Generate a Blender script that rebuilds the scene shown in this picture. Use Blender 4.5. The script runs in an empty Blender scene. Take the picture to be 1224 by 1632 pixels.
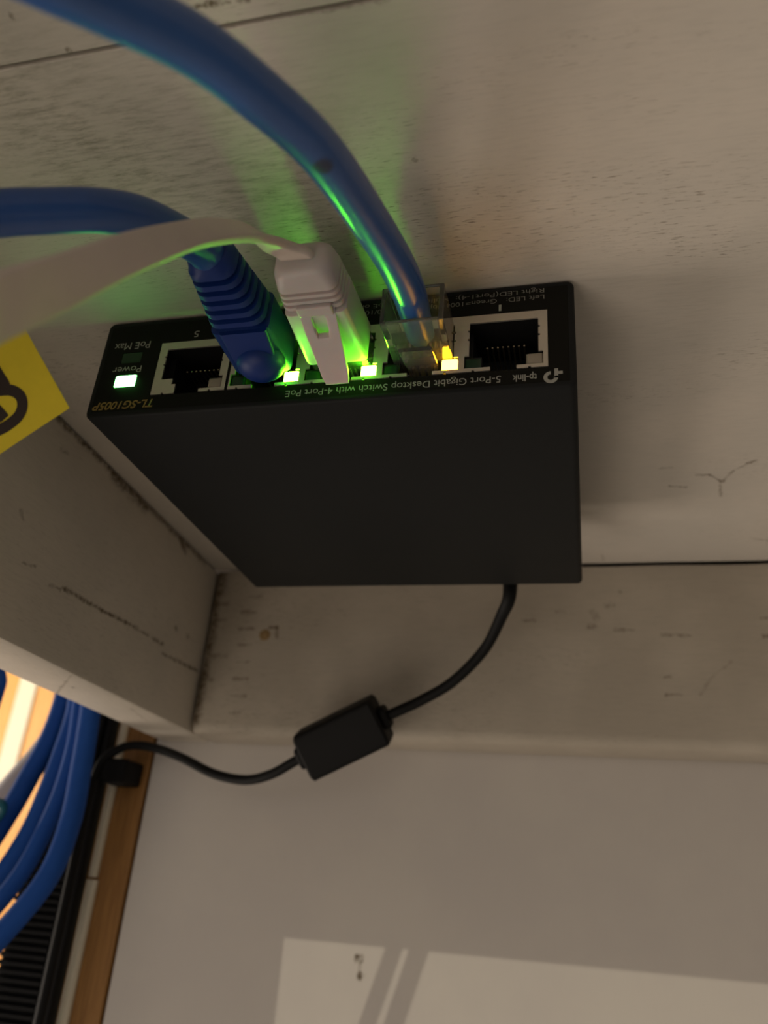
import bpy, bmesh, math, random
from mathutils import Vector, Matrix
random.seed(7)
S = bpy.context.scene
COL = S.collection

# ------------------------------------------------------------------ camera
cam_data = bpy.data.cameras.new('camera')
cam = bpy.data.objects.new('camera', cam_data)
COL.objects.link(cam)
cam.matrix_world = Matrix(((0.9721, 0.0321, 0.2322, 0.04923081),
                           (0.2222, -0.4413, -0.8694, -0.12390194),
                           (0.0746, 0.8968, -0.4361, -0.11122123),
                           (0, 0, 0, 1)))
cam_data.sensor_fit = 'AUTO'
cam_data.sensor_width = 36.0
cam_data.lens = 28.436
cam_data.clip_start = 0.005
cam_data.clip_end = 50
cam_data.dof.use_dof = True
cam_data.dof.focus_distance = 0.158
cam_data.dof.aperture_fstop = 17.0
S.camera = cam

# ------------------------------------------------------------------ world, sun, area lights, exposure
world = bpy.data.worlds.new('world')
S.world = world
world.use_nodes = True
bg = world.node_tree.nodes['Background']
bg.inputs[0].default_value = (1.0, 0.89, 0.76, 1)
bg.inputs[1].default_value = 0.13

SUN_DIR = Vector((0.45, 1.0, -0.09))
sun_data = bpy.data.lights.new('sun', 'SUN')
sun_data.energy = 0.55
sun_data.angle = math.radians(0.06)
sun_data.color = (1.0, 0.9, 0.7)
sun = bpy.data.objects.new('sun', sun_data)
sun.rotation_mode = 'QUATERNION'
sun.rotation_quaternion = SUN_DIR.to_track_quat('-Z', 'Y')
sun.location = (-0.6, -1.3, 0.1)
COL.objects.link(sun)

def area(name, loc, direction, sx, sy, energy, color):
    d = bpy.data.lights.new(name, 'AREA')
    d.shape = 'RECTANGLE'; d.size = sx; d.size_y = sy; d.energy = energy; d.color = color
    o = bpy.data.objects.new(name, d)
    o.location = loc
    o.rotation_mode = 'QUATERNION'
    o.rotation_quaternion = Vector(direction).to_track_quat('-Z', 'Y')
    COL.objects.link(o)
    return o
# added light that brightens the far wall beyond the left rail, in place of sunlight
area('far_wall_fill', (-0.62, 0.20, 0.02), (0.42, 1.0, -0.05), 0.16, 0.16, 1.9, (1.0, 0.88, 0.70))
# the lit room below, to the left of the rail
area('room_lamp', (-1.15, 0.08, -0.60), (1.0, -0.45, 0.45), 0.5, 0.9, 11.0, (1.0, 0.86, 0.73))
area('low_fill', (-0.35, -0.58, -0.80), (0.4, 0.36, 0.8), 0.5, 0.5, 1.75, (1.0, 0.86, 0.73))  # added fill from below, lifts the boards overhead and the back wall
# added fill above the window opening, brightens the back wall lower down
area('front_fill', (0.10, -0.86, 0.12), (0.0, 1.0, -0.12), 1.2, 0.40, 1.0, (1.0, 0.94, 0.86))

S.view_settings.view_transform = 'Standard'
S.view_settings.look = 'None'
S.view_settings.gamma = 1.0
S.view_settings.use_curve_mapping = False
S.view_settings.exposure = 0.0
S.cycles.use_denoising = True
S.cycles.max_bounces = 12
S.cycles.transmission_bounces = 12
S.cycles.sample_clamp_indirect = 4.0

# ------------------------------------------------------------------ mesh helpers (all shapes in millimetres)
class MB:
    def __init__(self):
        self.v = []; self.f = []
    def add(self, vs, fs):
        n = len(self.v)
        self.v += [tuple(p) for p in vs]
        self.f += [tuple(i + n for i in f) for f in fs]
    def box(self, x0, x1, y0, y1, z0, z1):
        self.add([(x0, y0, z0), (x1, y0, z0), (x1, y1, z0), (x0, y1, z0), (x0, y0, z1), (x1, y0, z1), (x1, y1, z1), (x0, y1, z1)],
                 [(0, 3, 2, 1), (4, 5, 6, 7), (0, 1, 5, 4), (1, 2, 6, 5), (2, 3, 7, 6), (3, 0, 4, 7)])
    def loft(self, secs, cap0=True, cap1=True):
        n = len(secs[0])
        vs = [p for s in secs for p in s]
        fs = []
        for k in range(len(secs) - 1):
            for i in range(n):
                j = (i + 1) % n
                fs.append((k * n + i, k * n + j, (k + 1) * n + j, (k + 1) * n + i))
        if cap0: fs.append(tuple(range(n))[::-1])
        if cap1: fs.append(tuple((len(secs) - 1) * n + i for i in range(n)))
        self.add(vs, fs)
    def tube(self, path, rad, n=18, caps=True):
        """path: list of Vectors; rad: number or list"""
        P = [Vector(p) for p in path]
        if not isinstance(rad, (list, tuple)): rad = [rad] * len(P)
        t0 = (P[1] - P[0]).normalized()
        up = Vector((0, 0, 1)) if abs(t0.z) < 0.9 else Vector((0, 1, 0))
        nrm = t0.cross(up).normalized()
        secs = []
        for i, p in enumerate(P):
            t = (P[min(i + 1, len(P) - 1)] - P[max(i - 1, 0)]).normalized()
            nrm = (nrm - t * nrm.dot(t)).normalized()
            b = t.cross(nrm)
            secs.append([p + (nrm * math.cos(a) + b * math.sin(a)) * rad[i] for a in [2 * math.pi * k / n for k in range(n)]])
        self.loft(secs, caps, caps)
    def lathe(self, base, axis, prof, n=24):
        a = Vector(axis).normalized()
        u = a.cross(Vector((0, 0, 1)) if abs(a.z) < 0.9 else Vector((1, 0, 0))).normalized()
        w = a.cross(u)
        b = Vector(base)
        self.loft([[b + a * h + (u * math.cos(t) + w * math.sin(t)) * r for t in [2 * math.pi * k / n for k in range(n)]] for h, r in prof])
    def cells(self, us, vs, solid, fn, flip=False):
        """a plate made of the solid cells of a grid; fn(u, v, w) with w 0 (front) or 1 (back)"""
        idx = {}; V = []; F = []
        def vid(i, j, w):
            k = (i, j, w)
            if k not in idx:
                idx[k] = len(V); V.append(fn(us[i], vs[j], w))
            return idx[k]
        nu, nv = len(us) - 1, len(vs) - 1
        sol = [[solid((us[i] + us[i + 1]) / 2, (vs[j] + vs[j + 1]) / 2) for j in range(nv)] for i in range(nu)]
        ok = lambda i, j: 0 <= i < nu and 0 <= j < nv and sol[i][j]
        for i in range(nu):
            for j in range(nv):
                if not sol[i][j]: continue
                F.append((vid(i, j, 0), vid(i + 1, j, 0), vid(i + 1, j + 1, 0), vid(i, j + 1, 0)))
                F.append((vid(i, j, 1), vid(i, j + 1, 1), vid(i + 1, j + 1, 1), vid(i + 1, j, 1)))
                if not ok(i, j - 1): F.append((vid(i, j, 0), vid(i, j, 1), vid(i + 1, j, 1), vid(i + 1, j, 0)))
                if not ok(i, j + 1): F.append((vid(i, j + 1, 0), vid(i + 1, j + 1, 0), vid(i + 1, j + 1, 1), vid(i, j + 1, 1)))
                if not ok(i - 1, j): F.append((vid(i, j, 0), vid(i, j + 1, 0), vid(i, j + 1, 1), vid(i, j, 1)))
                if not ok(i + 1, j): F.append((vid(i + 1, j, 0), vid(i + 1, j, 1), vid(i + 1, j + 1, 1), vid(i + 1, j + 1, 0)))
        self.add(V, F)
    def build(self, name, mat, parent=None, smooth=False, bevel=0, seg=2, angle=35):
        me = bpy.data.meshes.new(name)
        o0 = Vector((0, 0, 0))
        me.from_pydata([((Vector(p) - o0) * 0.001)[:] for p in self.v], [], self.f)
        bm = bmesh.new(); bm.from_mesh(me)
        bmesh.ops.recalc_face_normals(bm, faces=bm.faces)
        if bevel:
            es = [e for e in bm.edges if len(e.link_faces) == 2 and e.calc_face_angle(0) > math.radians(angle)]
            bmesh.ops.bevel(bm, geom=es, offset=bevel * 0.001, segments=seg, profile=0.5, affect='EDGES', clamp_overlap=True)
        bm.to_mesh(me); bm.free()
        if smooth:
            me.shade_smooth()
        if mat: me.materials.append(mat)
        o = bpy.data.objects.new(name, me)
        COL.objects.link(o)
        if smooth:
            try: me.set_sharp_from_angle(angle=math.radians(40))
            except Exception: pass
        if parent is not None:
            o.parent = parent
            o.matrix_parent_inverse = parent_world(parent).inverted()
        return o

def parent_world(p):
    m = p.matrix_basis.copy()
    if p.parent is not None:
        m = parent_world(p.parent) @ p.matrix_parent_inverse @ m
    return m

def empty(name, loc_mm=(0, 0, 0)):
    o = bpy.data.objects.new(name, None)
    o.location = Vector(loc_mm) * 0.001
    o.empty_display_size = 0.01
    COL.objects.link(o)
    return o

def tag(o, label=None, cat=None, group=None, kind=None):
    if label: o['label'] = label
    if cat: o['category'] = cat
    if group: o['group'] = group
    if kind: o['kind'] = kind
    return o

def spline(pts, per=8):
    P = [Vector(p) for p in pts]
    P = [P[0] * 2 - P[1]] + P + [P[-1] * 2 - P[-2]]
    out = []
    for i in range(1, len(P) - 2):
        a, b, c, d = P[i - 1], P[i], P[i + 1], P[i + 2]
        for k in range(per):
            t = k / per
            out.append(0.5 * ((2 * b) + (c - a) * t + (2 * a - 5 * b + 4 * c - d) * t * t + (3 * b - a - 3 * c + d) * t ** 3))
    out.append(P[-2])
    return out

def rrect(w, h, r, k=5):
    r = min(r, w / 2 - 1e-4, h / 2 - 1e-4)
    out = []
    for cx, cy, a0 in ((w / 2 - r, h / 2 - r, 0), (-w / 2 + r, h / 2 - r, 90), (-w / 2 + r, -h / 2 + r, 180), (w / 2 - r, -h / 2 + r, 270)):
        for i in range(k):
            a = math.radians(a0 + 90 * i / (k - 1))
            out.append((cx + r * math.cos(a), cy + r * math.sin(a)))
    return out

# ------------------------------------------------------------------ materials
class NT:
    def __init__(self, name):
        self.m = bpy.data.materials.new(name)
        self.m.use_nodes = True
        self.t = self.m.node_tree
        self.b = self.t.nodes['Principled BSDF']
    def n(self, typ, **kw):
        nd = self.t.nodes.new(typ)
        for k, v in kw.items(): setattr(nd, k, v)
        return nd
    def link(self, a, b): self.t.links.new(a, b)
    def setin(self, sock, val):
        if hasattr(val, 'is_output') or isinstance(val, bpy.types.NodeSocket): self.link(val, sock)
        else: sock.default_value = val
    def math(self, op, a, b=0.0, clamp=False):
        nd = self.n('ShaderNodeMath', operation=op, use_clamp=clamp)
        self.setin(nd.inputs[0], a); self.setin(nd.inputs[1], b)
        return nd.outputs[0]
    def coord(self, scale=(1, 1, 1)):
        tc = self.n('ShaderNodeTexCoord')
        mp = self.n('ShaderNodeMapping')
        mp.inputs['Scale'].default_value = scale
        self.link(tc.outputs['Object'], mp.inputs['Vector'])
        return mp.outputs[0]
    def noise(self, scale, vec=None, detail=3.0, rough=0.55):
        nd = self.n('ShaderNodeTexNoise')
        nd.inputs['Scale'].default_value = scale
        nd.inputs['Detail'].default_value = detail
        nd.inputs['Roughness'].default_value = rough
        self.link(vec if vec is not None else self.coord(), nd.inputs['Vector'])
        return nd.outputs[0]
    def ramp(self, v, a, b, o0=0.0, o1=1.0):
        nd = self.n('ShaderNodeMapRange', interpolation_type='SMOOTHSTEP')
        self.link(v, nd.inputs['Value'])
        nd.inputs['From Min'].default_value = a; nd.inputs['From Max'].default_value = b
        nd.inputs['To Min'].default_value = o0; nd.inputs['To Max'].default_value = o1
        return nd.outputs[0]
    def mix(self, f, a, b):
        nd = self.n('ShaderNodeMix', data_type='RGBA')
        self.setin(nd.inputs[0], f)
        for s, v in ((nd.inputs[6], a), (nd.inputs[7], b)):
            if isinstance(v, tuple): s.default_value = (*v, 1) if len(v) == 3 else v
            else: self.link(v, s)
        return nd.outputs[2]
    def bump(self, h, strength, dist):
        nd = self.n('ShaderNodeBump')
        nd.inputs['Strength'].default_value = strength
        nd.inputs['Distance'].default_value = dist
        self.link(h, nd.inputs['Height'])
        self.link(nd.outputs[0], self.b.inputs['Normal'])
    def segment(self, P, a, b):
        """distance (m) of the point P to the segment a-b (mm)"""
        a = Vector(a) * 0.001; b = Vector(b) * 0.001
        ba = b - a
        pa = self.n('ShaderNodeVectorMath', operation='SUBTRACT'); self.link(P, pa.inputs[0]); pa.inputs[1].default_value = a
        dt = self.n('ShaderNodeVectorMath', operation='DOT_PRODUCT'); self.link(pa.outputs[0], dt.inputs[0]); dt.inputs[1].default_value = ba / max(ba.dot(ba), 1e-12)
        h = self.math('MULTIPLY', dt.outputs['Value'], 1.0, True)
        sc = self.n('ShaderNodeVectorMath', operation='SCALE'); sc.inputs[0].default_value = ba; self.link(h, sc.inputs['Scale'])
        df = self.n('ShaderNodeVectorMath', operation='DISTANCE'); self.link(pa.outputs[0], df.inputs[0]); self.link(sc.outputs[0], df.inputs[1])
        return df.outputs['Value']

def simple(name, col, rough=0.5, metal=0.0, var=0.12, scale=400, bump=0.0, **kw):
    t = NT(name)
    n = t.noise(scale)
    dark = tuple(c * (1 - var) for c in col); light = tuple(min(1, c * (1 + var)) for c in col)
    t.link(t.mix(n, dark, light), t.b.inputs['Base Color'])
    t.b.inputs['Roughness'].default_value = rough
    t.b.inputs['Metallic'].default_value = metal
    if bump: t.bump(n, bump, 0.0002)
    for k, v in kw.items(): t.b.inputs[k.replace('_', ' ')].default_value = v
    return t.m

def emit(name, col, strength, base=(0.1, 0.1, 0.1)):
    t = NT(name)
    t.b.inputs['Base Color'].default_value = (*base, 1)
    t.b.inputs['Roughness'].default_value = 0.3
    n = t.noise(500)
    t.b.inputs['Emission Color'].default_value = (*col, 1)
    t.link(t.ramp(n, 0.0, 1.0, strength * 0.9, strength * 1.1), t.b.inputs['Emission Strength'])
    return t.m

def paint(name, c1, c2, axis='x', dirt=(0.10, 0.065, 0.03), specks=0.5, marks=(), patches=(), grain_amt=1.0):
    """worn white paint over wood: grain along one axis, grime in the pores, single stains and cracks"""
    t = NT(name)
    st = {'x': (1, 9, 9), 'y': (9, 1, 9), 'z': (9, 9, 1)}[axis]
    big = t.noise(28, detail=4)
    base = t.mix(t.ramp(big, 0.35, 0.68), c1, c2)
    grain = t.noise(170, t.coord(st), detail=4, rough=0.6)
    base = t.mix(t.ramp(grain, 0.42, 0.75, 0.0, 0.22 * grain_amt), base, tuple(c * 0.72 for c in c1))
    zone = t.noise(22, t.coord(tuple(0.35 + 0.1 * s for s in st)), detail=3)
    pores = t.noise(330, t.coord(st), detail=3, rough=0.65)
    pm = t.math('MULTIPLY', t.ramp(pores, 0.57, 0.68), t.ramp(zone, 0.44, 0.66))
    base = t.mix(t.math('MULTIPLY', pm, specks), base, dirt)
    P = t.coord()
    wob = t.math('MULTIPLY', t.math('SUBTRACT', t.noise(900, detail=2), 0.5), 0.0011)
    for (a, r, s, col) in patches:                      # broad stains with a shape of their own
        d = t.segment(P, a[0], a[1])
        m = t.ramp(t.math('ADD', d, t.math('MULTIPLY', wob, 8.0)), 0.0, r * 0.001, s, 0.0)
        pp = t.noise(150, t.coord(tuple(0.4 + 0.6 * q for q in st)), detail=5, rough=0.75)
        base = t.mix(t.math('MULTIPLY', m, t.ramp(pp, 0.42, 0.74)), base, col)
    broken = t.ramp(t.noise(700, detail=3, rough=0.7), 0.36, 0.60, 0.25, 1.0)
    wob2 = t.math('MULTIPLY', t.math('SUBTRACT', t.noise(260, detail=2), 0.5), 0.0020)
    for (a, b, w, s) in marks:
        d = t.math('ADD', t.math('ADD', t.segment(P, a, b), wob), wob2)
        base = t.mix(t.math('MULTIPLY', t.ramp(d, w * 0.0002, w * 0.0016, s, 0.0), broken), base, dirt)
    t.link(base, t.b.inputs['Base Color'])
    t.b.inputs['Roughness'].default_value = 0.62
    t.b.inputs['Specular IOR Level'].default_value = 0.3
    t.bump(t.math('SUBTRACT', grain, t.math('MULTIPLY', pm, 0.6)), 0.20 * grain_amt, 0.0004)
    return t.m

CEIL_MARKS = [
  ((-1.9,-62.4,0),(2.1,-62.3,0),0.35,0.8), ((2.1,-62.3,0),(7.3,-61.9,0),0.3,0.8), ((-27.8,-66.3,0),(-27.9,-65.9,0),0.3,0.9),
  ((-22.5,-59.8,0),(-22.3,-59.5,0),0.3,0.9), ((27.8,-25.4,0),(27.9,-25.2,0),0.4,0.8), ((24.8,-32.1,0),(24.9,-31.9,0),0.3,0.5),
  ((81.1,81.6,0),(84.6,81.9,0),0.4,0.5), ((84.6,81.9,0),(88.0,86.2,0),0.45,0.8), ((88.0,86.2,0),(90.6,79.3,0),0.4,0.6),
  ((90.6,79.3,0),(94.8,75.0,0),0.4,0.7), ((87.9,87.6,0),(89.0,94.5,0),0.45,0.6), ((74.8,87.6,0),(78.8,88.4,0),0.5,0.6),
  ((71.0,77.2,0),(74.2,76.8,0),0.5,0.35), ((102.3,125.1,0),(106.9,126.3,0),0.5,0.5), ((57.0,135.7,0),(57.5,140.1,0),0.4,0.4),
  ((0.8,-59.1,0),(10.2,-59.0,0),0.3,0.5), ((10.2,-59.0,0),(26.4,-58.4,0),0.25,0.35)]
BEAM_MARKS = [
  ((-72.8,143.5,-10.8),(-66.8,143.5,-10.9),0.5,0.35), ((-73.3,143.5,-17.0),(-68.1,143.5,-17.1),0.5,0.55), ((-73.3,143.5,-23.4),(-68.1,143.5,-23.4),0.5,0.7),
  ((-72.8,143.5,-29.6),(-68.1,143.5,-29.6),0.5,0.6), ((-73.0,143.5,-36.0),(-67.6,143.5,-35.9),0.5,0.45), ((-72.9,143.5,-42.2),(-67.4,143.5,-42.1),0.5,0.65),
  ((-72.4,143.5,-48.3),(-67.3,143.5,-48.2),0.55,0.55), ((-72.5,143.5,-54.3),(-68.3,143.5,-54.2),0.55,0.5), ((-72.0,143.5,-59.4),(-68.0,143.5,-59.3),0.55,0.4),
  ((-61.8,143.5,-22.9),(-59.1,143.5,-22.9),0.5,0.8), ((-59.1,143.5,-22.9),(-58.5,143.5,-26.7),0.5,0.8), ((62.2,143.5,-10.1),(62.6,143.5,-10.4),0.7,0.6),
  ((57.5,143.5,-15.3),(60.1,143.5,-14.8),0.8,0.4), ((52.1,143.5,-22.3),(53.7,143.5,-22.3),0.8,0.5), ((53.3,143.5,-17.3),(54.2,143.5,-19.5),1.2,0.3),
  ((60.3,143.5,-23.4),(66.1,143.5,-23.6),0.5,0.45), ((74.7,143.5,-25.1),(83.9,143.5,-25.7),0.5,0.5), ((74.8,143.5,-39.2),(76.3,143.5,-39.2),0.5,0.5),
  ((74.8,143.5,-44.9),(79.3,143.5,-44.8),0.5,0.6), ((85.0,143.5,-44.6),(88.3,143.5,-39.4),0.5,0.25), ((88.3,143.5,-39.4),(95.0,143.5,-33.9),0.5,0.25),
  ((29.7,143.5,-20.3),(33.5,143.5,-20.3),0.5,0.5), ((41.5,143.5,-17.2),(44.0,143.5,-17.2),0.6,0.4), ((51.3,143.5,-22.8),(53.3,143.5,-23.0),0.6,0.4),
  ((105.7,143.5,-19.6),(107.5,143.5,-19.6),0.6,0.7), ((105.7,143.5,-25.6),(106.8,143.5,-25.6),0.6,0.7),
  ((-85.5,143.5,-13.8),(-80.2,143.5,-13.8),0.7,0.6), ((-85.5,143.5,-20.5),(-79.7,143.5,-20.0),0.7,0.6), ((-85.0,143.5,-33.9),(-76.8,143.5,-33.9),0.9,0.5),
  ((-85.0,143.5,-43.1),(-81.1,143.5,-42.8),0.8,0.5), ((-85.9,143.5,-1.0),(-85.5,143.5,-58.0),2.4,0.95), ((-84.6,143.5,-1.0),(-84.2,143.5,-9.0),2.6,0.7), ((-84.6,143.5,-20.0),(-84.4,143.5,-30.0),2.2,0.6), ((-85.0,143.5,-38.0),(-84.6,143.5,-46.0),1.8,0.6)]
RAIL_MARKS = [
  ((-84.5,35.7,-41.8),(-84.6,40.6,-40.9),0.45,0.5), ((-84.8,48.1,-43.1),(-84.9,52.8,-42.3),0.55,0.8), ((-84.9,53.7,-41.6),(-85.4,73.9,-40.8),0.6,1),
  ((-85.4,73.9,-40.8),(-85.7,90.4,-39.5),0.6,0.95), ((-85.7,90.4,-39.5),(-86.2,113.0,-38.9),0.55,0.85), ((-86.3,114.2,-41.7),(-86.9,143.0,-39.8),0.55,0.85),
  ((-86.4,119.8,-31.0),(-86.4,120.4,-31.2),0.8,0.9), ((-86.6,129.6,-30.6),(-86.6,130.2,-30.8),0.7,0.8), ((-84.6,38.2,-8.1),(-84.6,40.3,-7.8),0.7,0.6),
  ((-84.4,29.8,-30.6),(-84.4,31.8,-32.2),0.6,0.4), ((-86.2,112.4,-2.4),(-86.3,116.3,-4.0),1.4,0.8),
  ((-84.5,20.0,-0.8),(-86.6,132.0,-0.8),1.5,0.95), ((-85.2,64.0,-1.4),(-85.6,84.0,-1.2),2.6,0.95),
  ((-86.7,68.8,-61.4),(-105.2,90.5,-61.4),0.4,0.6), ((-94.0,81.5,-61.4),(-94.2,82.2,-61.4),0.6,0.7), ((-90.0,108.0,-61.4),(-94.2,127.6,-61.4),0.5,0.3)]
WALL_MARKS = [((-23.8,163.5,-127.0),(-23.3,163.5,-127.2),1.1,1), ((-22.9,163.5,-132.1),(-22.7,163.5,-132.2),1.0,0.95), ((-23.5,163.5,-127.5),(-22.7,163.5,-131.9),0.4,0.3)]

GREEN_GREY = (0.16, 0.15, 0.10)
M = {}
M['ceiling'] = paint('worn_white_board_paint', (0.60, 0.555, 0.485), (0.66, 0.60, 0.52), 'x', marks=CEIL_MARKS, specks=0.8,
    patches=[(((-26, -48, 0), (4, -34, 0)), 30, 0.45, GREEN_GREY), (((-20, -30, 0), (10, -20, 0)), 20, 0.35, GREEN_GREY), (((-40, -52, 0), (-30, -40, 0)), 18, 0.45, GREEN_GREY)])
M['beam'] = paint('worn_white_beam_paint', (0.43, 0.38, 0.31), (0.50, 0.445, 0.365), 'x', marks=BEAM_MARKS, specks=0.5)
M['rail'] = paint('worn_white_rail_paint', (0.57, 0.52, 0.44), (0.63, 0.57, 0.48), 'y', marks=RAIL_MARKS, specks=0.25)
M['wall'] = paint('smooth_white_wall_paint', (0.61, 0.57, 0.53), (0.64, 0.60, 0.55), 'z', marks=WALL_MARKS, specks=0.0, grain_amt=0.12)
M['gap'] = simple('dark_grime', (0.035, 0.022, 0.012), 0.9)
M['rust'] = simple('rusty_iron', (0.30, 0.20, 0.09), 0.85, var=0.4, scale=900)
M['case'] = simple('charcoal_powder_coat', (0.0125, 0.0135, 0.0137), 0.55, var=0.1, scale=2500, bump=0.06, Specular_IOR_Level=0.12)
M['panel'] = simple('black_panel_coat', (0.0072, 0.0072, 0.0055), 0.6, var=0.1, scale=2500, Specular_IOR_Level=0.12)
M['nickel'] = simple('dull_nickel', (0.62, 0.58, 0.50), 0.42, metal=0.75, var=0.06, scale=900)
M['black'] = simple('black_plastic', (0.003, 0.003, 0.003), 0.6, var=0.2)
M["cord"] = simple("black_cord_rubber", (0.004, 0.004, 0.004), 0.6, var=0.2, Specular_IOR_Level=0.2)
M["duct"] = simple("black_ribbed_plastic", (0.0035, 0.0035, 0.0035), 0.6, var=0.2, Specular_IOR_Level=0.2)
M['contact'] = simple('contact_metal', (0.75, 0.65, 0.45), 0.3, metal=1.0)
M['print'] = simple('grey_print', (0.33, 0.33, 0.29), 0.6, var=0.1)
M['faint_print'] = simple('faint_grey_print', (0.17, 0.165, 0.14), 0.6, var=0.1)
M['gold'] = simple('gold_print', (0.26, 0.17, 0.04), 0.6, var=0.1)
M['blue_jacket'] = simple('blue_cable_jacket', (0.016, 0.078, 0.34), 0.6, var=0.08, scale=300, Specular_IOR_Level=0.12)
M['blue_jacket_glossy'] = simple('glossy_blue_cable_jacket', (0.015, 0.070, 0.26), 0.32, var=0.08, scale=300, Specular_IOR_Level=0.55)
M['blue_boot'] = simple('deep_blue_boot_plastic', (0.002, 0.022, 0.145), 0.48, var=0.08, Specular_IOR_Level=0.35)
M['white_boot'] = simple('white_boot_plastic', (0.48, 0.435, 0.415), 0.42, var=0.05, Subsurface_Weight=0.35, Subsurface_Scale=0.0025)
M['white_cable'] = simple('white_flat_cable_jacket', (0.60, 0.51, 0.44), 0.5, var=0.06, scale=250)
M['wood'] = None
M['yellow'] = simple('yellow_label_paper', (0.78, 0.61, 0.016), 0.55, var=0.06, scale=600)
M['ink'] = simple('dark_brown_ink', (0.022, 0.010, 0.004), 0.6)
M['teal'] = simple('teal_cable_jacket', (0.01, 0.12, 0.16), 0.45)
M['grey_cable'] = simple('pale_grey_cable_jacket', (0.50, 0.47, 0.50), 0.5)
M['lens_off'] = simple('clear_light_guide_unlit', (0.30, 0.26, 0.20), 0.25, var=0.1)
M['lens_dark'] = simple('dark_green_light_guide', (0.003, 0.030, 0.009), 0.35, var=0.1)
M['led_power'] = emit('lit_green_power_light', (0.13, 1.0, 0.16), 26)
M['led_green'] = emit('lit_green_port_light', (0.12, 1.0, 0.008), 200)
M['led_amber'] = emit('lit_amber_port_light', (1.0, 0.44, 0.012), 55)

t = NT('clear_polycarbonate')
n_ = t.noise(700)
t.link(t.mix(n_, (0.93, 0.94, 0.88), (0.97, 0.97, 0.93)), t.b.inputs['Base Color'])
t.b.inputs['Transmission Weight'].default_value = 0.965
t.b.inputs['IOR'].default_value = 1.42
t.b.inputs['Roughness'].default_value = 0.06
M['clear'] = t.m

def wood(name, c1, c2):
    t = NT(name)
    g = t.noise(60, t.coord((12, 12, 0.8)), detail=5, rough=0.6)
    f = t.noise(300, t.coord((8, 8, 0.5)), detail=3)
    c = t.mix(t.ramp(g, 0.35, 0.68), c1, c2)
    c = t.mix(t.ramp(f, 0.5, 0.8, 0, 0.35), c, tuple(x * 0.6 for x in c1))
    t.link(c, t.b.inputs['Base Color'])
    t.b.inputs['Roughness'].default_value = 0.5
    return t.m
M['wood'] = wood('honey_brown_timber', (0.25, 0.115, 0.025), (0.35, 0.17, 0.042))
M['orange'] = wood('orange_varnished_timber', (0.66, 0.31, 0.07), (0.74, 0.37, 0.09))
M['cream'] = simple('cream_paint', (0.72, 0.66, 0.52), 0.6, var=0.04)

t = NT('blue_cable_jacket_with_dark_spot')
n_ = t.noise(300)
t.b.inputs['Specular IOR Level'].default_value = 0.6
c_ = t.mix(n_, (0.019, 0.082, 0.27), (0.023, 0.094, 0.31))
d_ = t.math('ADD', t.segment(t.coord(), (19.0, -56.2, -27.6), (19.4, -55.6, -27.6)), t.math('MULTIPLY', t.noise(1500), 0.0006))
t.link(t.mix(t.ramp(d_, 0.0010, 0.0019, 0.8, 0.0), c_, (0.01, 0.012, 0.02)), t.b.inputs['Base Color'])
t.b.inputs['Roughness'].default_value = 0.30
M['blue_jacket_marked'] = t.m

# ------------------------------------------------------------------ the setting
ceiling = tag(empty('ceiling', (0, 0, 0)), 'white painted boards overhead with worn grain', None, None, 'structure')
def board(name, parent, mat, prof, x0, x1, bevel=0.5):
    """a board along x whose long edges follow slightly uneven lines: prof = ((y0a, y0b), (y1a, y1b)), z range"""
    (ya0, yb0), (ya1, yb1), z0, z1 = prof
    b = MB(); n = 24; secs = []
    for i in range(n + 1):
        u = i / n; x = x0 + (x1 - x0) * u
        a = ya0 + (yb0 - ya0) * u + 0.05 * math.sin(u * 61); c = ya1 + (yb1 - ya1) * u + 0.07 * math.sin(u * 83 + 1) + 0.05 * math.sin(u * 190)
        secs.append([(x, a, z0), (x, c, z0), (x, c, z1), (x, a, z1)])
    b.loft(secs)
    return b.build(name, mat, parent, bevel=bevel)
board('ceiling_board', ceiling, M['ceiling'], ((-58.5, -58.9), (142.75, 142.6), 0, 16), -106, 330, 0.2)
board('ceiling_board', ceiling, M['ceiling'], ((-300, -300), (-59.25, -59.0), 0, 16), -106, 330, 0.2)
b = MB(); b.box(-106, 330, -300, 175, 16.2, 20); b.build('backing', M['gap'], ceiling)

back_beam = tag(empty('trim_1', (100, 143.5, -61.4)), 'white painted board standing below the ceiling behind the grey box', None, None, 'structure')
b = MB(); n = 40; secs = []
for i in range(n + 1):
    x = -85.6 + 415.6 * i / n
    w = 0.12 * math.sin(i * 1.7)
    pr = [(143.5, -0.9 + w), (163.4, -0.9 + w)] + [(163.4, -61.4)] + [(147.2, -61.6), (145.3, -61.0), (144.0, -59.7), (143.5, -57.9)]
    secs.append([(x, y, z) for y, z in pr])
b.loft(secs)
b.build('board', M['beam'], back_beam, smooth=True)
b = MB(); b.lathe((-63.3, 143.9, -25.8), (0, -1, 0), [(0, 2.1), (0.5, 2.1), (0.75, 1.6), (0.8, 0.5)], 16)
b.build('nail_head', M['rust'], back_beam, smooth=True)

rail = tag(empty('trim_2', (-96, 60, -61.4)), 'white painted rail on the left, joined to the board behind', None, None, 'structure')
b = MB(); n = 40; secs = []
for i in range(n + 1):
    y = -330 + 493.3 * i / n
    x = -84.4 - 0.022 * (y - 30)
    w = 0.15 * math.sin(i * 2.3)
    pr = [(x, -0.75 + w), (x, -59.9), (x - 0.4, -61.0), (x - 1.5, -61.4), (x - 19.4, -61.4), (x - 20.6, -60.6), (x - 20.6, -0.75)]
    secs.append([(px, y, pz) for px, pz in pr])
b.loft(secs)
b.build('board', M['rail'], rail, smooth=True)

wall = MB(); wall.box(-109.6, 330, 163.6, 180, -620, 15)
wall = tag(wall.build('wall_back', M['wall'], None, bevel=0.8), 'smooth white wall below the painted board', None, None, 'structure')

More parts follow.
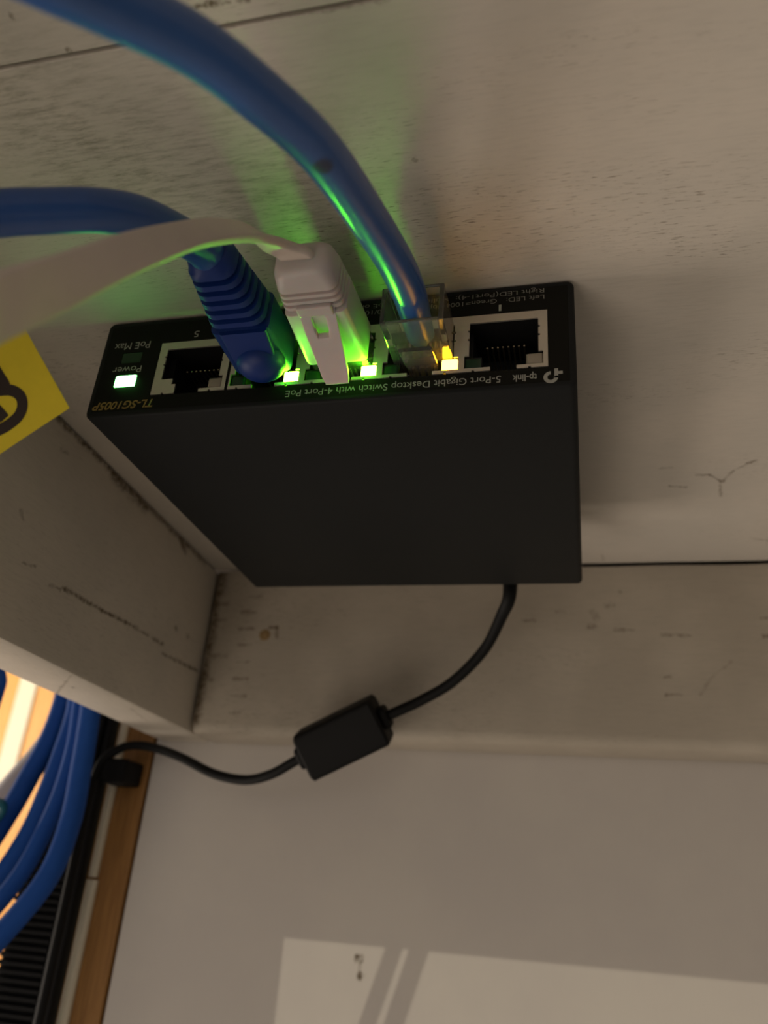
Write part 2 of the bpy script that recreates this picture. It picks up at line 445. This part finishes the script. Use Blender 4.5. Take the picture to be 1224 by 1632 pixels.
post = MB(); post.box(-133.0, -110.2, 162.6, 180, -620, 60)
post = tag(post.build('trim_3', M['wood'], None, bevel=0.6), 'honey brown timber strip at the wall edge', None, None, 'structure')

strip = tag(empty('trim_4', (-124, 161.8, -200)), 'narrow cream strip beside the brown timber', None, None, 'structure')
b = MB()
b.loft([[(-122.9 + dx, 161.0 + dy, z) for dx, dy in ((-1.9, 1.6), (-1.9, 0.3), (-1.2, -0.4), (1.2, -0.4), (1.9, 0.3), (1.9, 1.6))] for z in (-620, -110.8)])
b.build('strip_piece', M['cream'], strip)
b = MB()
b.loft([[(-123.1 + dx, 161.0 + dy, z) for dx, dy in ((-1.5, 1.6), (-1.5, 0.3), (-0.9, -0.4), (0.9, -0.4), (1.5, 0.3), (1.5, 1.6))] for z in (-109.9, 40)])
b.build('strip_piece', M['cream'], strip)

far = tag(empty('wall_left', (-450, 552, 0)), 'sunlit orange timber with a cream stripe beyond the rail', None, None, 'structure')
for x0, x1, m, y in ((-640, -516, 'orange', 552), (-515.5, -480.5, 'orange', 551), (-480, -459.8, 'cream', 550), (-459.3, -330, 'orange', 551.5)):
    b = MB()
    # boards that lean a little
    b.loft([[(x0 + s * (z + 20), y, z), (x1 + s * (z + 20), y, z), (x1 + s * (z + 20), y + 12, z), (x0 + s * (z + 20), y + 12, z)] for s in (0.0,) for z in (-620, 240)])
    b.build('wall_board', M[m], far, bevel=0.8)

# window wall behind the photographer: the sun patch on the wall falls through this window
ww = MB()
WX0, WX1, WZ0, WZ1 = -541.6, 300.0, -760.0, -24.9
ww.cells([-2600, WX0, WX1, 1700], [-1500, WZ0, WZ1, 500], lambda u, v: not (WX0 < u < WX1 and WZ0 < v < WZ1), lambda u, v, w: (u, -900 - 30 * w, v))
ww = tag(ww.build('wall_front', M['wall']), 'white window wall opposite', None, None, 'structure')
win = tag(empty('window_1', (-110, -900, WZ0)), 'window opening with two leaning bars', None, None, 'structure')
sx, sz = -478.6, 95.7
for (xa, xb) in ((-15.0, -9.7), (-7.3, -1.2)):
    b = MB(); k = 0.325
    def X(x, z): return x + sx + k * (z + 123.2 - sz)
    zt, zb = WZ1 + 2, WZ0 - 2
    b.loft([[(X(xa, z), -900.5, z), (X(xb, z), -900.5, z), (X(xb, z), -899.8, z), (X(xa, z), -899.8, z)] for z in (zb, zt)])
    b.build('glazing_bar', M['wood'], win)

# ------------------------------------------------------------------ network switch
sw = tag(empty('network_switch', (0, 49, -0.3)), 'charcoal five port network switch fixed upside down to the white ceiling boards', 'network switch')
W2, ZT, ZB = 50.0, -0.3, -25.0
zc, hh = (ZT + ZB) / 2, (ZT - ZB)
def sec(y, inset, r):
    return [(x, y, zc + z) for x, z in rrect(2 * W2 - 2 * inset, hh - 2 * inset, r)]
b = MB()
b.loft([sec(2.0, 1.25, 0.15), sec(0.0, 1.25, 0.15), sec(0.0, 0.55, 1.0), sec(0.15, 0.22, 1.25), sec(0.55, 0.0, 1.4), sec(97.4, 0.0, 1.4), sec(97.85, 0.22, 1.2), sec(98.0, 0.6, 0.9)], cap0=False)
b.build('case', M['case'], sw, smooth=True)

P5 = -27.5
PC = (36.7, 20.8, 4.9, -11.0)
holes = [(-44.95, -40.05, -17.65, -14.75), (-44.75, -40.05, -11.55, -8.75), (-35.85, -19.2, -20.4, -7.0), (-18.75, 45.0, -20.4, -7.0)]
us = sorted({-48.72, 48.72} | {h[0] for h in holes} | {h[1] for h in holes})
vs = sorted({-23.72, -1.58} | {h[2] for h in holes} | {h[3] for h in holes})
b = MB()
b.cells(us, vs, lambda u, v: not any(h[0] < u < h[1] and h[2] < v < h[3] for h in holes), lambda u, v, w: (u, 0.02 + 1.0 * w, v))
b.build('front_panel', M['panel'], sw)

def frame_plate(centres, x0, x1, blank_left=False):
    us = {x0, x1}; vs = {-7.1, -8.9, -10.6, -11.05, -12.6, -13.05, -16.6, -18.0, -19.5, -20.25, -19.95}
    for c in centres:
        us |= {c + d for d in (-7.35, -6.8, -6.5, -5.4, -3.9, -3.0, -2.45, 2.45, 6.5, 6.8, 7.35, 4.6, 5.1, -5.9)}
    us = sorted(u for u in us if x0 <= u <= x1)
    def solid(u, v):
        for c in centres:
            d = u - c
            if abs(d) < 6.5 and -16.6 < v < -8.9: return False
            if abs(d) < 6.8 and (-11.05 < v < -10.6 or -13.05 < v < -12.6): return False
            if blank_left and d < 0:
                if d > -3.9 and -18.0 < v < -16.6: return False
                if d > -3.0 and -20.25 < v < -18.0: return False
                if -5.9 < d < -5.4 and v < -19.95: return False
                continue
            if abs(d) < 7.35 and -19.5 < v < -16.6: return False
            if abs(d) < 2.45 and v < -16.6: return False
            if (-5.9 < d < -5.4 or 4.6 < d < 5.1) and v < -19.95: return False
        return True
    b = MB()
    b.cells(us, sorted(vs), solid, lambda u, v, w: (u, -0.08 + 0.35 * w, v))
    return b
frame_plate(PC, -18.65, 44.9).build('port_frame', M['nickel'], sw)
frame_plate((P5,), -35.75, -19.3, True).build('port_frame', M['nickel'], sw)

for c in (P5,) + PC:
    b = MB()
    x0, x1, z0, z1, yb = c - 7.45, c + 7.45, -20.22, -8.7, 13.0
    # an open box: five walls with thickness
    b.box(x0, x1, yb, yb + 0.6, z0, z1)
    b.box(x0 - 0.3, x0, 0.3, yb + 0.6, z0, z1); b.box(x1, x1 + 0.3, 0.3, yb + 0.6, z0, z1)
    b.box(x0 - 0.3, x1 + 0.3, 0.3, yb + 0.6, z1, z1 + 0.3); b.box(x0 - 0.3, x1 + 0.3, 0.3, yb + 0.6, z0 - 0.3, z0)
    # shelf inside that narrows the socket to the plug
    b.box(x0, c - 6.2, 3.5, yb, z0, z1); b.box(c + 6.2, x1, 3.5, yb, z0, z1)
    for s_ in ((-1, 1) if c != P5 else (1,)):
        xa, xb = sorted((c + s_ * 4.1, c + s_ * 7.45)); b.box(xa, xb, 0.52, yb, -20.22, -16.75)
    so = b.build('port_socket', M['black'], sw)
    b = MB()
    for k in range(8):
        x = c + (k - 3.5) * 1.02
        b.box(x - 0.17, x + 0.17, 4.3, 12.9, -11.95, -11.65)
    b.build('contacts', M['contact'], so)

def lens(name, x0, x1, z0, z1, y0, mat, label=None, dome=0.25):
    b = MB()
    w, h = x1 - x0, z1 - z0; cx, cz = (x0 + x1) / 2, (z0 + z1) / 2
    b.loft([[(cx + x, y, cz + z) for x, z in rrect(w - 2 * i, h - 2 * i, r, 4)] for y, i, r in ((0.5, 0, .25), (y0 + dome, 0, .25), (y0 + dome * .3, .12, .3), (y0, .4, .4))])
    o = b.build(name, mat, sw, smooth=True)
    if label: o['label'] = label
    return o
for c in PC:
    lit = {20.8: ('led_amber', 'lit amber port light beside the clear plug'), 4.9: ('led_green', 'lit green port light beside the white plug'), -11.0: ('led_green', 'lit green port light beside the blue plug')}
    if c in lit: lens('port_light', c + 4.25, c + 7.25, -19.4, -17.0, -0.15, M[lit[c][0]], lit[c][1])
    else: lens('port_light', c + 4.25, c + 7.25, -19.4, -16.9, 0.1, M['lens_off'])
    lens('port_light', c - 7.25, c - 4.25, -19.4, -17.0, 0.3, M['lens_dark'])
lens('port_light', P5 + 4.25, P5 + 7.2, -19.4, -17.0, 0.1, M['lens_off'])
lens('power_light', -44.9, -40.1, -17.6, -14.8, -0.22, M['led_power'], 'lit bright green power light')
lens('power_light', -44.7, -40.1, -11.5, -8.8, 0.0, M['lens_dark'], 'unlit dark green light', 0.1)

FIT = []
def text(body, xr, xl, z_top, z_bot, mat, y=-0.015, italic=0.0, bold=0.0, name='lettering'):
    """print read upside down on the panel: it starts at xr and runs to xl; cap height from z_top (base line, nearer the ceiling) to z_bot"""
    cu = bpy.data.curves.new(name, 'FONT')
    cu.body = body; cu.size = 1.0; cu.offset = bold; cu.shear = italic
    o = bpy.data.objects.new(name, cu); COL.objects.link(o)
    dg = bpy.context.evaluated_depsgraph_get(); dg.update()
    me = bpy.data.meshes.new_from_object(o.evaluated_get(dg))
    bpy.data.objects.remove(o); bpy.data.curves.remove(cu)
    xs = [v.co.x for v in me.vertices]
    x0, x1 = min(xs), max(xs)
    cap = 0.69                                           # cap height of the built-in face at size 1
    for v in me.vertices:
        X = xr + (xl - xr) * (v.co.x - x0) / (x1 - x0)
        Z = z_top + (z_bot - z_top) * v.co.y / cap
        v.co = (X * 0.001, y * 0.001, Z * 0.001)
    me.materials.clear(); me.materials.append(mat)
    ob = bpy.data.objects.new(name, me); COL.objects.link(ob)
    ob.parent = sw; ob.matrix_parent_inverse = parent_world(sw).inverted()
    return ob
text('5-Port Gigabit Desktop Switch with 4-Port PoE', 36.3, -5.9, -21.65, -23.15, M['print'])
text('tp-link', 42.9, 38.4, -21.75, -23.25, M['print'], bold=0.012)
text('TL-SG1005P', -34.7, -48.6, -21.35, -23.2, M['gold'], italic=0.25, bold=0.02)
text('PoE Max', -38.7, -47.2, -6.1, -7.9, M['print'])
text('Power', -39.4, -46.2, -12.45, -14.1, M['print'])
text('5', -27.6, -28.7, -4.5, -6.1, M['print'])
text('1', 36.2, 35.7, -4.9, -6.4, M['print'], bold=0.01)
text('Left LED:   Green=1000Mbps, Yellow=10/100Mbps', 44.4, 3.5, -3.35, -4.4, M['faint_print'])
text('Right LED(Port1-4):   Solid Green=PoE on', 44.4, 7.5, -1.75, -2.8, M['faint_print'])
# logo: an open ring with a cross bar, upside down like the rest
b = MB()
cx, cz, r0, r1 = 45.35, -22.75, 0.62, 1.32
ring = [[], []]
n = 28
pts = []
for i in range(n + 1):
    a = math.radians(-35 - 285 * i / n) + math.pi * 0.28
    pts.append((math.cos(a), math.sin(a)))
vsr = [(cx + x * r, -0.015, cz + z * r) for x, z in pts for r in (r0, r1)]
fs = [(2 * i, 2 * i + 1, 2 * i + 3, 2 * i + 2) for i in range(n)]
b.add(vsr, fs)
def quad(x0, x1, z0, z1): b.add([(x0, -0.015, z0), (x1, -0.015, z0), (x1, -0.015, z1), (x0, -0.015, z1)], [(0, 1, 2, 3)])
quad(46.0, 46.68, -22.9, -20.9); quad(46.68, 47.5, -22.15, -21.5)
b.build('logo', M['print'], sw)

# ------------------------------------------------------------------ plugs and their cables
def ysecs(cx, cz, rows):
    """sections across y: rows of (y, w, h, r, dx, dz)"""
    return [[(cx + dx + x, y, cz + dz + z) for x, z in rrect(w, h, r)] for y, w, h, r, dx, dz in rows]

def ribs(rows_from, n, depth):
    """grooved collar between two sections: rows_from = (y0, w0, h0, y1, w1, h1, r)"""
    y0, w0, h0, y1, w1, h1, r = rows_from
    out = []
    for k in range(n):
        for f, d in ((0.03, depth), (0.34, depth), (0.44, 0), (0.93, 0)):
            u = (k + f) / n
            out.append((y0 + (y1 - y0) * u, w0 + (w1 - w0) * u - 2 * d, h0 + (h1 - h0) * u - 2 * d, r, 0, 0))
    return out

def plug_nose(parent, c, y0=-3.4, y1=9.5):
    b = MB()
    b.box(c - 5.8, c + 5.8, y0, y1, -16.7, -9.3)
    return b.build('plug_body', M['clear'], parent, bevel=0.4)

# --- white flat cable in the third port
CW = 4.9
white = tag(empty('ethernet_cable', (CW, 0, -13)), 'flat white network cable with a ribbed white boot plugged beside the clear plug', 'cable')
plug_nose(white, CW, -1.6)
rows = [(-2.2, 12.0, 8.6, 0.9, 0, -0.2), (-3.0, 12.4, 9.0, 1.1, 0, -0.2), (-16.8, 11.6, 8.9, 1.3, 0, -0.2)]
rows += ribs((-17.2, 11.5, 8.7, -22.6, 10.9, 8.0, 1.6), 4, 0.55)
rows += [(-22.9, 10.8, 8.0, 1.8, 0, 0), (-25.0, 10.4, 7.6, 2.2, 0, 0), (-26.1, 9.4, 6.4, 2.4, 0, 0), (-26.5, 7.6, 4.4, 2.0, 0, 0)]
b = MB(); b.loft(ysecs(CW, -13.0, rows)); b.build('boot', M['white_boot'], white, smooth=True)
# latch tongue of the boot: a tapering plate with a slot, free at the port end
ss = [0, .04, .10, .16, .22, .28, .34, .40, .46, .52, .6, .7, .8, .9, .97, 1.0]
tt = [-1, -.95, -.7, -.42, -.36, -.18, 0, .18, .36, .42, .7, .95, 1]
def tongue(u, v, w):
    y = -18.6 + 15.8 * u
    z = -17.0 - 1.4 * math.sin(min(1, u * 2.2) * math.pi / 2) - 4.6 * u ** 1.5
    hw = 3.5 - 0.95 * u
    if u > 0.96: hw -= 0.25
    return (CW + 0.4 + 0.35 * u + v * hw, y - 0.35 * w, z + 1.15 * w)
b = MB(); b.cells(tt, ss, lambda v, u: not (0.10 < u < 0.40 and abs(v) < (0.42 if 0.16 < u < 0.34 else 0.36)), lambda v, u, w: tongue(u, v, w))
b.build('latch_cover', M['white_boot'], white, smooth=True, bevel=0.12)
b = MB(); b.box(CW - 3.0, CW + 3.6, -19.0, -16.6, -18.1, -16.4); b.build('latch_hinge', M['white_boot'], white, bevel=0.3)

RIBBON = [((-75,-92,-84),(-74,-94,-77.5)), ((-24,-84,-86),(-23,-88,-80.5)), ((-6.9,-75.4,-72.7),(-5.6,-79.5,-66.9)), ((-4.4,-71.5,-65.4),(-3.7,-75.0,-59.4)), ((-3.3,-66.0,-57.4),(-3.6,-68.4,-50.8)),
          ((-2.0,-59.4,-47.1),(-3.0,-60.5,-40.2)), ((-0.1,-51.1,-35.0),(-1.8,-50.3,-28.2)), ((1.0,-46.0,-28.6),(-0.9,-44.2,-22.1)),
          ((2.7,-40.5,-22.6),(-0.1,-37.4,-16.9)), ((3.9,-34.7,-17.4),(-0.5,-30.5,-13.9)), ((5.3,-30.3,-14.6),(-0.1,-27.6,-12.4)), ((7.0,-27.6,-13.4),(0.9,-26.6,-12.8)), ((7.9,-24.0,-13.0),(1.9,-24.0,-13.0))]
near = spline([r[0] for r in RIBBON], 8); farr = spline([r[1] for r in RIBBON], 8)
b = MB(); secs = []
for i in range(len(near)):
    a, c = near[i], farr[i]
    mid = (a + c) / 2; wv = (a - c); wl = wv.length; wv.normalize()
    i0, i1 = max(i - 1, 0), min(i + 1, len(near) - 1)
    tv = ((near[i1] + farr[i1]) - (near[i0] + farr[i0])).normalized()
    nv = tv.cross(wv).normalized()
    secs.append([mid + wv * x + nv * z for x, z in rrect(min(wl, 7.0), 1.7, 0.75)])
b.loft(secs); b.build('flat_jacket', M['white_cable'], white, smooth=True)

# --- blue booted cable in the fourth port
CB = -11.0
blue = tag(empty('ethernet_cable', (CB, 0, -13)), 'round blue network cable with a deep blue ribbed boot, passing behind the flat white cable', 'cable')
rows = [(-0.5, 11.6, 8.6, 1.2, 0, 0), (-1.5, 12.0, 9.0, 1.4, 0, 0), (-13.6, 11.7, 9.4, 1.6, 0, 0)]
rows += ribs((-14.0, 11.6, 9.3, -28.0, 8.4, 7.8, 2.6), 6, 0.95)
rows += [(-28.2, 8.2, 7.6, 3.2, 0, 0), (-29.4, 7.8, 7.4, 3.5, 0, 0), (-29.8, 7.0, 6.8, 3.3, 0, 0)]
b = MB(); b.loft(ysecs(CB, -12.9, rows)); b.build('boot', M['blue_boot'], blue, smooth=True)
# rounded latch bubble over the port light
b = MB(); secs = []
for k in range(13):
    a = math.pi * k / 12
    zz = math.cos(a); rr = math.sin(a)
    secs.append([(CB + 1.35 + math.cos(t_) * 4.9 * max(rr, .02), -5.2 + math.sin(t_) * 4.6 * max(rr, .02), -18.3 + 3.5 * zz) for t_ in [2 * math.pi * j / 24 for j in range(24)]])
b.loft(secs)
bb = b.build('latch_bubble', M['blue_boot'], blue, smooth=True)
b = MB()
b.loft([[(CB + 0.8 + x, y, z0 + z) for x, z in rrect(w, 1.6, 0.6)] for y, w, z0 in ((-13.8, 9.4, -17.2), (-11.0, 9.2, -17.7), (-8.0, 8.8, -18.3), (-5.0, 8.0, -18.7))])
b.build('latch_cover', M['blue_boot'], blue, smooth=True)
BOOT_CABLE = [(-330, 60, -30), (-240, 56, -42), (-180, 44, -64), (-135, 26, -80), (-105, 10, -86), (-82, -12, -86), (-66, -38, -78), (-52, -60, -61), (-37.0,-66.7,-46.4), (-29.6,-64.2,-38.3), (-23.7,-59.6,-32.9), (-20.0,-56.6,-30.0), (-15.6,-52.6,-26.4), (-12.7,-47.0,-22.3), (-11.1,-39.4,-18.3), (-10.9,-32.6,-14.6), (-11.0,-27.5,-13.0)]
b = MB(); b.tube(spline(BOOT_CABLE, 8), 3.1, 22); b.build('jacket', M['blue_jacket_glossy'], blue, smooth=True)

# --- blue cable with a clear plug in the second port
CC = 21.3
clear = tag(empty('ethernet_cable', (CC, 0, -13)), 'thick blue network cable crossing the upper left into a clear unbooted plug', 'cable')
b = MB()
def rect(y, w, h, dz=0, dx=0): return [(CC + dx + x, y, -12.9 + dz + z) for x, z in ((w / 2, h / 2), (-w / 2, h / 2), (-w / 2, -h / 2), (w / 2, -h / 2))]
# outer shell and the hollow at the rear in one closed surface
b.loft([rect(9.0, 11.2, 6.4), rect(0.5, 11.7, 7.6), rect(-5.0, 11.7, 8.0), rect(-12.0, 11.7, 8.2), rect(-12.0, 9.9, 6.9), rect(-6.0, 9.3, 6.5), rect(-1.0, 8.6, 5.6), rect(2.0, 7.4, 3.6)])
b.build('plug_body', M['clear'], clear, bevel=0.25)
b = MB()
b.loft([[(CC + x, y, z0 + z) for x, z in rrect(w, 0.9, 0.3)] for y, w, z0 in ((6.5, 4.2, -17.3), (2.0, 5.6, -17.6), (-2.0, 6.4, -18.4), (-6.5, 6.4, -19.4), (-7.2, 6.2, -19.6))])
b.build('latch_tab', M['clear'], clear, smooth=True)
b = MB()
for k in range(8):
    x = CC + (k - 3.5) * 1.02
    b.box(x - 0.14, x + 0.14, 5.2, 8.4, -10.9, -9.6)
b.build('contacts', M['contact'], clear)
CLEAR_CABLE = [(-75, -200, -42), (-30, -155, -52), (-9, -125, -55), (-4.5, -107, -46.5), (0.3,-95.1,-41.1), (4.1,-89.5,-38.8), (7.0,-84.4,-35.9), (11.5,-76.1,-31.6), (15.0,-67.5,-28.6), (18.5,-55.8,-24.8), (20.1,-38.7,-19.1), (21.2,-25.8,-15.6), (21.5,-16.2,-13.6), (21.3, -9, -12.9), (21.3, -3.0, -12.9)]
b = MB()
pth = spline(CLEAR_CABLE, 8)
rad = [3.1 if p.y < -16 else max(2.4, 3.1 + (p.y + 16) * -0.035) for p in pth]
b.tube(pth, rad, 24); b.build('jacket', M['blue_jacket_marked'], clear, smooth=True)

# ------------------------------------------------------------------ yellow label
lt = tag(empty('label_tag', (-64, -36, -78)), 'yellow paper label flag with a brown handwritten loop at the left, below the white cable', 'label')
Rk = Vector((-29.6, -29.5, -43.3)); e1 = (Vector((-36.1, -36.6, -32.5)) - Rk).normalized(); e2 = Vector((-40.7, -28.6, -50.9)) - Rk
e2 = (e2 - e1 * e2.dot(e1) * 0.0).normalized()
nn = e1.cross(e2).normalized()
if nn.dot(Vector((0.049, -0.124, -0.111)) * 1000 - Rk) < 0: nn = -nn
def tagp(u, v, w=0.0): return Rk + e2 * u + e1 * v + nn * (w + 0.5 * math.sin(u * 0.12))
b = MB()
us = [41 * i / 16 for i in range(17)]
b.cells(us, [0, 6, 12, 18.5], lambda u, v: True, lambda u, v, w: tagp(u, v, -0.22 * w))
b.build('flag', M['yellow'], lt)
b = MB()
b.tube([tagp(40.4, -0.4), tagp(40.6, 9), tagp(40.4, 18.9)], 3.45, 20); b.build('wrap', M['yellow'], lt, smooth=True)

def px_on_tag(u, v): return tagp(u, v, 0.05)
def stroke(b, pts, wd):
    P = spline([Vector((p[0], p[1], 0)) for p in pts], 7)
    V = []; F = []
    for i, p in enumerate(P):
        t_ = (P[min(i + 1, len(P) - 1)] - P[max(i - 1, 0)]).normalized()
        nrm = Vector((-t_.y, t_.x, 0))
        for s in (-1, 1):
            q = p + nrm * wd * 0.5 * s
            V.append(px_on_tag(q.x, q.y))
    for i in range(len(P) - 1): F.append((2 * i, 2 * i + 1, 2 * i + 3, 2 * i + 2))
    b.add(V, F)
STROKES = [[(7.3, 13.0), (7.2, 10.4), (7.2, 8.6), (8.3, 8.5)], [(11.0, 9.6), (8.35, 8.5), (6.6, 7.4), (5.85, 5.9), (6.3, 4.4), (7.6, 3.4), (9.5, 3.1), (11.6, 3.25), (14.0, 3.8)], [(10.4, 7.0), (10.0, 5.4), (9.8, 4.2)]]
b = MB()
for s in STROKES: stroke(b, s, 1.75)
b.build('handwriting', M['ink'], lt)

# ------------------------------------------------------------------ power cord with its inline block
pc = tag(empty('power_cord', (-25, 128, -64)), 'thin black power cord with a black inline block hanging behind the charcoal switch', 'power cord')
b = MB(); b.lathe((28.8, 97.6, -15), (0, 1, 0), [(0, 2.6), (0.6, 4.2), (6.0, 4.2), (8.5, 3.6), (9.2, 2.4)], 22)
b.build('barrel_plug', M['cord'], pc, smooth=True)
pA = spline([(28.8, 103.0, -15.5), (29.0, 105.2, -20), (28.6, 106.0, -26.0), (26.2,110.0,-29.9), (20.2,117.0,-38.6), (10.1,122.0,-47.4), (0.0,125.0,-52.7), (-8.0,126.3,-56.2), (-14, 127, -58.8)], 8)
rA = [max(1.65, 2.5 - 0.028 * i) for i in range(len(pA))]
b = MB(); b.tube(pA, rA, 16); b.build('cord', M['cord'], pc, smooth=True)
pB = spline([(-38, 130.2, -70.2), (-41.5,131.0,-71.8), (-50.2,134.0,-75.8), (-60.7,138.0,-77.4), (-74.1,142.0,-75.3), (-89.3,147.0,-69.8), (-101.9,151.0,-66.3), (-111.5,152.0,-65.3), (-117.5,151.4,-67.1), (-122.6,151.0,-71.4), (-124.6,150.6,-79.5), (-125.0,150.4,-92.0), (-124.8,150.4,-112.0), (-124.6,150.4,-147.7), (-124.4,150.4,-230)], 8)
b = MB(); b.tube(pB, 1.6, 16); b.build('cord', M['cord'], pc, smooth=True)
A0 = Vector((-39.0, 130.2, -70.6)); A1 = Vector((-11.6, 127, -57.6))
ax = (A1 - A0).normalized(); L = (A1 - A0).length
sd = ax.cross(Vector((0.25, -0.9, -0.35))).normalized(); dp = sd.cross(ax)
def bsec(s, w, h, r): return [A0 + ax * s + sd * x + dp * z for x, z in rrect(w, h, r)]
b = MB()
b.loft([bsec(1.4, 13.6, 11.0, 1.2), bsec(2.2, 15.4, 12.6, 1.6), bsec(L - 2.2, 15.4, 12.6, 1.6), bsec(L - 1.4, 13.6, 11.0, 1.2)])
b.build('block_body', M['cord'], pc, smooth=True)
for s0, s1 in ((-0.9, 1.6), (L - 1.6, L + 0.9)):
    b = MB(); b.loft([bsec(s0, 6.4, 6.0, 1.6), bsec(s0 + .5, 7.2, 6.8, 1.8), bsec(s1 - .5, 7.2, 6.8, 1.8), bsec(s1, 6.4, 6.0, 1.6)])
    b.build('block_collar', M['cord'], pc, smooth=True)

clip = tag(empty('cable_clip', (-117, 162.6, -75)), 'small black cable clip on the brown timber strip, holding the power cord', 'cable clip')
b = MB(); b.loft([[(-117.6 + x, y, -74.6 + z) for x, z in rrect(10.5 - i, 8.6 - i, 1.4)] for y, i in ((162.6, 0), (151.6, 0), (150.7, 1.4))])
b.build('clip_body', M['cord'], clip, smooth=True)

# ------------------------------------------------------------------ ribbed black duct and the hanging cables at the left
duct = tag(empty('ribbed_duct', (-138, 160, -300)), 'black ribbed cable duct standing upright left of the brown timber strip', 'cable duct')
DX0, DX1, DY = -149.2, -125.2, 156.5
b = MB(); b.box(DX0, DX1, DY + 1.6, 161, -620, -33); b.build('back_channel', M['duct'], duct)
b = MB(); b.box(DX1 - 5.6, DX1 - 3.6, DY - 0.4, DY + 1.7, -620, -33); b.box(DX1 - 2.6, DX1, DY - 0.2, DY + 1.7, -620, -33); b.build('side_rim', M['duct'], duct, bevel=0.5)
b = MB()
b.loft([[(x, DY + 0.1 + y, -36 + z) for y, z in ((1.6, -0.75), (0.4, -0.75), (0.0, -0.4), (0.0, 0.4), (0.4, 0.75), (1.6, 0.75))] for x in (DX0, DX1 - 6.2)])
rib = b.build('rib', M['duct'], duct)
for k in range(1, 68):
    c = rib.copy(); COL.objects.link(c); c.location = Vector((0, 0, -0.0025 * k)) + rib.location

def hang(pts, r, mat, label, group=None, n=18):
    b = MB(); b.tube(spline(pts, 8), r, n)
    o = b.build('ethernet_cable', mat, None, smooth=True)
    return tag(o, label, 'cable', group)
G = 'blue cables hanging at the lower left'
hang([(-166, 121, -15), (-164.7,121.0,-30.8), (-157.2,125.0,-45.7), (-155.2,125.0,-52.5), (-158,125.0,-70.1), (-170, 124, -92), (-205, 121, -118), (-280, 116, -122), (-360, 114, -90)], 3.1, M['blue_jacket'], 'blue cable showing as a sliver at the left edge, below the white rail', G)
hang([(-146, 151, -12), (-145.2, 150.0, -36.2), (-144.4, 150.0, -50.9), (-144.9, 148.0, -65.4), (-147.7, 146.0, -78.2), (-150.2, 143.0, -91.4), (-154.8, 138.0, -107.6), (-170, 131, -130), (-205, 124, -152), (-270, 118, -158), (-360, 118, -120)], 3.7, M['blue_jacket'], 'blue hanging cable between the cream-striped orange wall and the narrow orange gap', G)
hang([(-138, 147, -12), (-137.4, 147.0, -41.8), (-136.2, 147.0, -56.1), (-136.6, 145.5, -70.1), (-137.2, 143.0, -85.7), (-138.8, 141.0, -98.4), (-143.2, 138.0, -112.7), (-148.3, 134.0, -124.5), (-164, 127.5, -143), (-200, 117, -165), (-270, 108, -172), (-360, 106, -140)], 3.3, M['blue_jacket'], 'blue hanging cable right of the orange gap, second from the left in the bundle', G)
hang([(-133, 141, -12), (-131.0, 141.0, -48.0), (-128.5, 140.0, -66.4), (-127.6, 138.0, -81.7), (-128.6, 136.0, -94.2), (-130.9, 133.0, -108.1), (-135.7, 130.0, -119.7), (-141.9, 127.0, -129.1), (-157, 120, -147), (-195, 108, -172), (-270, 98, -184), (-360, 94, -156)], 2.9, M['blue_jacket'], 'thin blue hanging cable tucked just inside the outermost loop of the bundle', G)
hang([(-124.5, 134, -12), (-123.5, 134.0, -40.4), (-121.1, 134.0, -58.6), (-119.4, 133.5, -75.8), (-117.8, 132.0, -94.1), (-119.5, 129.0, -111.5), (-129.2, 126.0, -128.7), (-136.8, 123.0, -139.1), (-156, 115, -161), (-195, 101, -188), (-270, 88, -200), (-360, 82, -174)], 3.6, M['blue_jacket'], 'blue hanging cable nearest the black ribbed duct, outermost of the bundle', G)
hang([(-166, 194, -10), (-168.5,192.0,-44.8), (-174.3,188.0,-63.0), (-181.0,184.0,-77.8), (-192.4,181.0,-96.1), (-215, 178, -120), (-270, 176, -140), (-360, 176, -130)], 5.6, M['grey_cable'], 'pale grey cable behind the blue bundle, in front of the bright wall')
hang([(-330, 128, -80), (-240, 128, -108), (-175, 128, -101), (-160, 129, -95), (-151.5,130.0,-92.1), (-147.4,131.2,-89.9), (-145.8,132.6,-90.0), (-146.5,134.0,-93.0), (-151,133.0,-98), (-163, 130, -106)], 1.5, M['teal'], 'thin teal cable end curling at the left edge beside the blue bundle')
